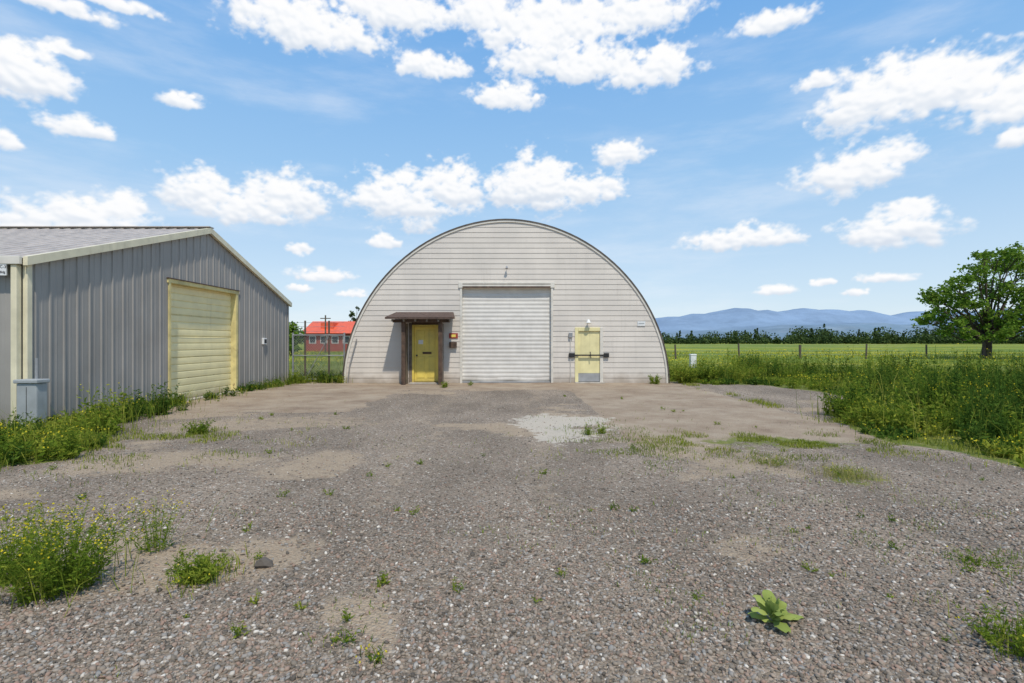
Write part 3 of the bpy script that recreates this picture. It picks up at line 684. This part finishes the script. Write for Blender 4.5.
weed('leafy_weed', 5.35, 19.2, .45, .28, 30, 420, .1, .035, 8, 30)
weed('leafy_weed', 6.7, 19.8, .95, .75, 70, 1800, .14, .05, 20, 60)
weed('leafy_weed', 7.8, 20.2, .9, .75, 70, 1700, .14, .05, 20, 60)
weed('leafy_weed', 9.3, 20.6, .8, .9, 80, 1700, .14, .05, 20, 60)
def shrub(x0, y0, h, r):
    ac = Acc(); bushy(ac, x0, y0, h, r, 50, int(1500*r*h/.6), .10, .045, 0, mi=0); return ac.build('shrub', [M['weedd']])
shrub(14.2, 18.8, 1.3, .9); shrub(7.35, 11.2, .75, .6); shrub(10.6, 12.2, 1.05, .8); shrub(9.2, 9.6, .8, .65); shrub(13.6, 14.0, 1.1, .9); shrub(11.8, 16.5, 1.05, .8)
# mullein: broad soft oval leaves in an upright rosette
ac = Acc(); mx0, my0 = 1.47, 2.88; z0 = float(gz(mx0, my0))
for k in range(15):
    th = k*2.4+R.uniform(-.35, .35); e = .45+1.0*(k/15)**.8+R.uniform(-.12, .12); L_ = .175+R.uniform(-.045, .035); w_ = .040-.010*(k/15)
    d = np.array([math.cos(th)*math.cos(e), math.sin(th)*math.cos(e), math.sin(e)]); s = np.array([-math.sin(th), math.cos(th), 0]); n_ = np.cross(d, s)*-1
    prof = [(0, .22), (.15, .42), (.32, .78), (.5, 1), (.68, .98), (.82, .78), (.93, .45), (1, .10)]; V = []
    for j_, (t, ww) in enumerate(prof):
        c0 = np.array([mx0, my0, z0+.01+.05*k/15])+d*L_*t+(np.array([0, 0, -1])+.4*np.array([d[0], d[1], 0]))*L_*.42*t**2.4+s*.010*math.sin(t*4+k)
        rf = n_*.007*math.sin(j_*2.1+k)
        V += [c0-s*w_*ww+n_*w_*.35*ww+rf, c0-s*w_*.5*ww+n_*w_*.22*ww, c0, c0+s*w_*.5*ww+n_*w_*.22*ww, c0+s*w_*ww+n_*w_*.35*ww-rf]
    Fm = []
    for i in range(len(prof)-1):
        for j in range(4): Fm.append((i*5+j, i*5+j+1, (i+1)*5+j+1, (i+1)*5+j))
    ac.add(np.array(V)[None], Fm)
ac.build('mullein_plant', [M['mull']], smooth=True)

def mass(name, pts, hf, per, L0, W0, mats, fl=3, gr=12, rs=.18, gw=.012):
    ac = Acc()
    for (x0, y0) in pts:
        h = hf(x0, y0)*R.uniform(.5, 1.3); k_ = R.uniform(.7, 1.4)
        bushy(ac, x0, y0, h, rs*R.uniform(.7, 1.5), 9, int(per*R.uniform(.6, 1.3)), L0*k_, W0*k_, fl if R.rand() < .35 else 0, mi=0 if vn(x0, y0, .9, 2) > .44 else 3, fs=.025)
        g_ = int(gr*R.uniform(.3, 1.3)); q = R.normal(0, rs*1.3, (g_, 2)); B = np.stack([x0+q[:, 0], y0+q[:, 1], gz(x0+q[:, 0], y0+q[:, 1])], 1); blades(ac, B, h*R.uniform(.4, .9, g_), gw, .7, 1)
    return ac.build(name, [M[m] for m in mats])
def scatter(n, x0, x1, y0, y1, f):
    xx = R.uniform(x0, x1, n); yy = R.uniform(y0, y1, n); k = R.rand(n) < f(xx, yy); return list(zip(xx[k], yy[k]))
MT = ('weed', 'grass', 'flower', 'weedd')
hfn = lambda x, y: .16+1.15*sst(vn(x+5, y, .6, 3), .38, .66)*sst(x-5.8, 0, 2.2)
pts = scatter(3000, 5.5, 24, 5.2, 20.5, lambda x, y: (green_mask(x, y) > .5)*(x < y*1.15+1.5)*(.35+.9*(vn(x, y, .6, 3) > .46)))
mass('roadside_weeds', pts, hfn, 105, .11, .04, MT, 8, 8, .26, .010)
pts = scatter(320, -10.8, -5.2, 6.2, 9.2, lambda x, y: (green_mask(x, y) > .35)*(.5+.6*(vn(x, y, .9, 2) > .45)))
pts += scatter(50, -8.65, -7.5, 9.2, 12.0, lambda x, y: 1+0*x)
mass('wall_weeds', pts, lambda x, y: (.28+.6*sst(vn(x, y+3, .9, 2), .38, .6)) if x < -5.9 else .24, 125, .10, .034, MT, 6, 10, .23, .009)
pts = scatter(34, -8.7, -8.3, 11.3, 13.2, lambda x, y: .9+0*x)+scatter(26, -8.7, -8.2, 16.3, 19.8, lambda x, y: 1+0*x)+scatter(16, -8.55, -8.1, 13.3, 16, lambda x, y: .6+0*x)
mass('wall_weeds', pts, lambda x, y: .33, 80, .10, .032, MT, 2, 14, .17)
pts = scatter(60, -8.6, -6.5, 19.5, 21.5, lambda x, y: 1+0*x)
mass('gate_weeds', pts, lambda x, y: .5, 70, .12, .04, MT, 1, 16, .2)
pts = scatter(420, 6.4, 18, 19, 26, lambda x, y: .9+0*x)
mass('roadside_weeds', pts, lambda x, y: .22+.95*sst(vn(x, y, .6, 2), .42, .62), 75, .13, .048, MT, 8, 12, .3)
ac = Acc()
for _ in range(85):
    yy = math.exp(R.uniform(math.log(2.6), math.log(16))); xx = R.uniform(-1, 1)*yy
    if xx < -8.3 or (vn(xx, yy, .5, 2) < .45 and R.rand() < .7): continue
    s_ = R.uniform(.4, 1.2); bushy(ac, xx, yy, .07*s_+.002*yy, .07*s_, 7, int(40*s_), .028*s_+.002*yy, .009+.0008*yy, 2 if R.rand() < .3 else 0, mi=0, fs=.008)
ac.build('sparse_weeds', [M['weed'], M['grass'], M['flower']])
ac = Acc()
def gscatter(n, fx, H, W, mi, lean=.9):
    xx, yy = fx; B = np.stack([xx, yy, gz(xx, yy)], 1); blades(ac, B, H*R.uniform(.4, 1.3, len(xx)), W, lean, mi)
n = 14000; xx = R.normal(4.1, 1.5, n); yy = R.normal(8.0, .55, n); k = vn(xx, yy, 2.2, 3) > .54; gscatter(n, (xx[k], yy[k]), .05, .007, 0)
n = 5000; xx = R.normal(1.8, .9, n); yy = R.normal(7.9, 1.3, n); k = vn(xx, yy, 2.6, 3) > .6; gscatter(n, (xx[k], yy[k]), .045, .007, 1)
n = 5000; xx = R.normal(3.6, .7, n); yy = R.normal(3.8, 1.0, n); k = (vn(xx, yy, 3, 3) > .56) & (yy > 1.5); gscatter(n, (xx[k], yy[k]), .035, .004, 1)
n = 16000; yy = np.exp(R.uniform(np.log(2.3), np.log(17), n)); xx = R.uniform(-1.1, 1.1, n)*yy; k = (vn(xx, yy, 1.5, 4) > .67) & (xx > -8.6) & (xx < 8.5); gscatter(n, (xx[k], yy[k]), .03, .005, 1)
n = 7000; xx = R.normal(-5.6, 1.0, n); yy = R.normal(8.2, .9, n); k = (vn(xx, yy, 2.5, 3) > .5) & ~((xx < -8.7) & (yy > 9.2)); gscatter(n, (xx[k], yy[k]), .06, .008, 0)
n = 2600; yy = R.uniform(8.2, 19, n); xx = 6.35+R.normal(0, .14, n)+ .2*vn(yy, yy, 1, 2); k = vn(xx, yy, 1.2, 3) > .46; gscatter(n, (xx[k], yy[k]), .09, .012, 0)
ac.build('sparse_grass', [M['grass'], M['weed']])
ac = Acc()
n = 60000; yy = np.exp(R.uniform(np.log(7), np.log(80), n)); xx = R.uniform(-1.1, 1.2, n)*yy
k = (green_mask(xx, yy) > .5) & ~((np.abs(xx-QX) < 6.4) & (yy > 19.5) & (yy < 42)) & ~((xx < -8.7) & (yy > 9.2) & (yy < 20.2)) & ~((yy < 20) & (R.rand(n) < .35)); xx, yy = xx[k], yy[k]
B = np.stack([xx, yy, gz(xx, yy)-.02], 1); far = np.clip(yy/20, .6, 3)
hh_ = .10+.26*sst(vn(xx, yy, .35, 3), .35, .65)
blades(ac, B, hh_*R.uniform(.5, 1.4, len(xx)), .012*far*1.4, .8, 0)
k = R.rand(len(xx)) < .3*(vn(xx, yy, .12, 3) > .5); C = B[k]+np.stack([0*hh_[k], 0*hh_[k], hh_[k]*1.1+.02], 1); leaves(ac, C, .045*far[k], .045*far[k], 1)
ac.build('field_grass', [M['grass'], M['flower']])

# ---------------------------------------------------------------- clouds: dome patches, far away
RC = np.random.RandomState(21)
def AE(px, py):
    dx, dz = px-512, 341.5-py; return math.degrees(math.atan2(dx, 512)), math.degrees(math.atan2(dz, math.hypot(dx, 512)))
CL = [(300,28,88,42,24),(395,12,84,32,22),(345,38,54,22,16),(480,12,54,30,22),(548,30,82,50,36),(632,16,72,36,26),(590,70,60,34,16),(655,74,56,30,15),(508,101,40,22,9),(430,70,46,20,10),(530,64,50,30,16),
 (768,24,50,18,11),(870,106,66,46,20),(900,100,70,48,22),(955,92,84,48,26),(1010,102,60,46,28),(1075,110,60,40,30),(1022,137,30,18,9),(848,179,58,34,11),(884,159,54,24,12),
 (895,235,70,30,8),(905,211,40,18,8),(745,242,68,20,7),(880,280,34,8,4),(855,293,20,6,3),(822,283,16,5,3),(775,292,26,7,4),
 (621,157,32,18,6),(532,194,46,44,10),(587,195,38,26,8),(505,188,26,20,8),(400,208,58,42,10),(452,196,46,36,10),(205,198,52,32,11),(288,203,56,36,12),(245,213,62,26,9),
 (383,244,20,11,4),(82,224,84,34,10),(20,227,56,20,8),(115,210,38,22,8),(28,80,62,40,15),(60,50,30,13,6),(60,8,64,16,8),(120,6,54,12,6),(184,102,30,12,6),(78,131,42,17,7),(2,141,20,16,7),
 (322,277,38,11,5),(300,251,15,8,3),(355,295,20,6,3),(818,83,22,13,6),(300,289,16,5,3),(-60,100,70,34,18),(1120,220,60,28,12),(-40,215,40,26,10)]
res = .085
A = np.arange(-60, 60, res); E = np.arange(.6, 41, res); AA, EE = np.meshgrid(A, E)
dens = np.full(AA.shape, -1.0); hgt = np.zeros(AA.shape); vert = np.zeros(AA.shape)
fA = vn(AA, EE*1.5, .45, 5); fB = vn(AA+77, EE*1.5+13, .45, 5)
wx = (fA-.5)*2.2; wy = (fB-.5)*1.3
for (px_, py_, hw_, u_, d_) in CL:
    a0, e0 = AE(px_, py_); wa = (AE(px_+hw_, py_)[0]-AE(px_-hw_, py_)[0])/2; hu = AE(px_, py_-u_)[1]-e0; hd = e0-AE(px_, py_+d_)[1]
    sc_ = min(1., hu/2.5)
    i0, i1 = np.searchsorted(A, [a0-wa*1.7-2, a0+wa*1.7+2]); j0, j1 = np.searchsorted(E, [e0-hd*2-1.5, e0+hu*1.8+1.5])
    s_ = (slice(j0, j1), slice(i0, i1))
    if i1 > i0 and j1 > j0:
        dx = (AA[s_]+wx[s_]*sc_-a0)/wa; dy = EE[s_]+wy[s_]*sc_-e0; dy = np.where(dy > 0, dy/hu, -dy/hd)
        de = (1-np.sqrt(dx*dx+dy*dy))*1.05
        vv = np.clip((EE[s_]-(e0-hd))/(hu+hd), 0, 1)
        up_ = de > dens[s_]; dens[s_] = np.maximum(dens[s_], de); vert[s_] = np.where(up_, vv, vert[s_])
        hgt[s_] = np.maximum(hgt[s_], np.sqrt(np.clip(1-dx*dx-dy*dy, 0, 1))*min(hu, wa)*.8)
    npf = int(7+wa*hu*.45)
    for _ in range(npf):
        th = RC.uniform(0, 2*math.pi); q = RC.rand()**.6; ca, sa = math.cos(th)*q, math.sin(th)*q
        ax = a0+ca*wa*.75; ex = e0+(sa*hu*.75 if sa > 0 else sa*hd*.4)
        rr = (min(hu, wa)*.62)*(1.1-.6*q)*RC.uniform(.6, 1.15); rr = max(rr, .3)
        i0, i1 = np.searchsorted(A, [ax-rr*2-2, ax+rr*2+2]); j0, j1 = np.searchsorted(E, [ex-rr*1.6-1.5, ex+rr*1.6+1.5])
        if i1 <= i0 or j1 <= j0: continue
        s_ = (slice(j0, j1), slice(i0, i1)); dx = (AA[s_]+wx[s_]*.5*sc_-ax)/(rr*1.3); dy = (EE[s_]+wy[s_]*.5*sc_-ex)/rr
        r2 = dx*dx+dy*dy; dn = (1-np.sqrt(r2))*.85; hh = np.sqrt(np.clip(1.0-r2*.8, 0, 1))*rr
        dens[s_] = np.maximum(dens[s_], dn); hgt[s_] = np.maximum(hgt[s_], hh)
        vert[s_] = np.maximum(vert[s_], np.where(dn > 0, np.clip((EE[s_]-(e0-hd))/(hu+hd), 0, 1), 0))
fbm = vn(AA*1.0, EE*1.6, .9, 7)-.5; fbh = vn(AA*1.0+9, EE*1.5, 2.6, 5)-.5
dens2 = dens+fbm*1.1+fbh*.35+.05
alpha = sst(dens2, -.02, .60)**.9
alpha *= sst(dens, -.65, -.1)
hs = hgt*.7+fbm*1.5+fbh*.35
gy_, gx_ = np.gradient(hs, res)
nz = 1/np.sqrt(1+gx_**2+gy_**2)
lit = np.clip((gx_*-.25 + gy_*-.7 + 0.8)*nz, 0, 1.2)
def blur(a_, n):
    for _ in range(n): a_ = (a_*2+np.roll(a_, 1, 0)+np.roll(a_, -1, 0)+np.roll(a_, 1, 1)+np.roll(a_, -1, 1))/6
    return a_
lit = blur(lit, 6); vert = blur(vert, 30)
sh = .42+.42*vert+.34*lit
keep = alpha > .008
kq = keep[:-1, :-1] | keep[1:, :-1] | keep[:-1, 1:] | keep[1:, 1:]
RD = 9000.; ar, er = np.radians(AA), np.radians(EE)
Vc = np.stack([RD*np.sin(ar)*np.cos(er), RD*np.cos(ar)*np.cos(er), RD*np.sin(er)], -1).reshape(-1, 3)
ic = np.arange(AA.size).reshape(AA.shape)
Fq = np.stack([ic[:-1, :-1], ic[:-1, 1:], ic[1:, 1:], ic[1:, :-1]], -1)[kq]
used = np.unique(Fq); rem = np.full(AA.size, -1); rem[used] = np.arange(len(used))
ac = Acc(); ac.V = [Vc[used].astype(np.float32)]; ac.F = [rem[Fq]]; ac.M = [np.zeros(len(Fq), np.int32)]
cm, nt, b = new_mat('cumulus_cloud'); L = nt.links; nt.nodes.remove(b)
cobj = ac.build('clouds', [cm], smooth=True)
for nm, arr in (('alpha', alpha), ('shade', sh)):
    at = cobj.data.attributes.new(nm, 'FLOAT', 'POINT'); at.data.foreach_set('value', arr.ravel()[used].astype(np.float32))
def attr2(n):
    q = N(nt, 'ShaderNodeAttribute'); q.attribute_name = n; return q.outputs['Fac']
r = ramp(nt, [(.35, (.62, .70, .82)), (.62, (.80, .85, .92)), (.85, (.97, .98, 1.0)), (1, (1, 1, 1))]); L.new(attr2('shade'), r.inputs[0])
em = N(nt, 'ShaderNodeEmission'); L.new(r.outputs[0], em.inputs[0]); em.inputs[1].default_value = 1.0
tr = N(nt, 'ShaderNodeBsdfTransparent'); ms = N(nt, 'ShaderNodeMixShader'); L.new(attr2('alpha'), ms.inputs[0]); L.new(tr.outputs[0], ms.inputs[1]); L.new(em.outputs[0], ms.inputs[2])
L.new(ms.outputs[0], nt.nodes['Material Output'].inputs[0])
try: cm.cycles.emission_sampling = 'NONE'
except Exception as e_: print(e_)

# ---------------------------------------------------------------- world / sky
W = bpy.data.worlds.new('World'); scene.world = W; W.use_nodes = True; nt = W.node_tree; L = nt.links
bg = nt.nodes['Background']; out = nt.nodes['World Output']
SE, SR = 60, 162
sky = N(nt, 'ShaderNodeTexSky'); sky.sky_type = 'NISHITA'; sky.sun_disc = False; sky.sun_elevation = math.radians(SE); sky.sun_rotation = math.radians(SR)
sky.air_density = 1.0; sky.dust_density = 0.6; sky.ozone_density = 1.5; sky.altitude = 900
gen = N(nt, 'ShaderNodeTexCoord').outputs['Generated']
s = N(nt, 'ShaderNodeSeparateXYZ'); L.new(gen, s.inputs[0])
k_ = 1/.13
gr_ = ramp(nt, [(0, (.74, .85, .93)), (.12, (.60, .78, .95)), (.30, (.36, .63, .95)), (.56, (.18, .46, .91)), (1, (.14, .34, .70))]); L.new(s.outputs[2], gr_.inputs[0])
vsn = N(nt, 'ShaderNodeVectorMath', operation='SCALE'); L.new(gr_.outputs[0], vsn.inputs[0]); vsn.inputs[3].default_value = k_
col = mixc(nt, .8, sky.outputs[0], vsn.outputs[0])
wv_ = mrange(nt, noise(nt, gen, 3.0, 6, .6, sc=(.8, .8, 3.5)), .45, .8, 0, .45)
col = mixc(nt, wv_, col, (.92*k_, .95*k_, 1.0*k_))
L.new(col, bg.inputs[0]); bg.inputs[1].default_value = 0.13
try: W.cycles.sampling_method = 'MANUAL'; W.cycles.sample_map_resolution = 256
except Exception as e_: print(e_)

sun = bpy.data.lights.new('sun', 'SUN'); sun.energy = 3.5; sun.angle = math.radians(1.5); sun.color = (1, .93, .82)
so = bpy.data.objects.new('sun', sun); link(so)
dv = Vector((math.sin(math.radians(SR))*math.cos(math.radians(SE)), math.cos(math.radians(SR))*math.cos(math.radians(SE)), math.sin(math.radians(SE))))
so.rotation_euler = dv.to_track_quat('Z', 'Y').to_euler(); so.location = dv*50

cam = bpy.data.cameras.new('camera'); cam.lens = 18; cam.sensor_width = 36; cam.clip_end = 20000; cam.clip_start = .05
c_ = bpy.data.objects.new('camera', cam); c_.location = (0, 0, CH); c_.rotation_euler = (math.pi/2, 0, 0); link(c_); scene.camera = c_
scene.view_settings.view_transform = 'Standard'; scene.view_settings.look = 'None'; scene.view_settings.exposure = 0
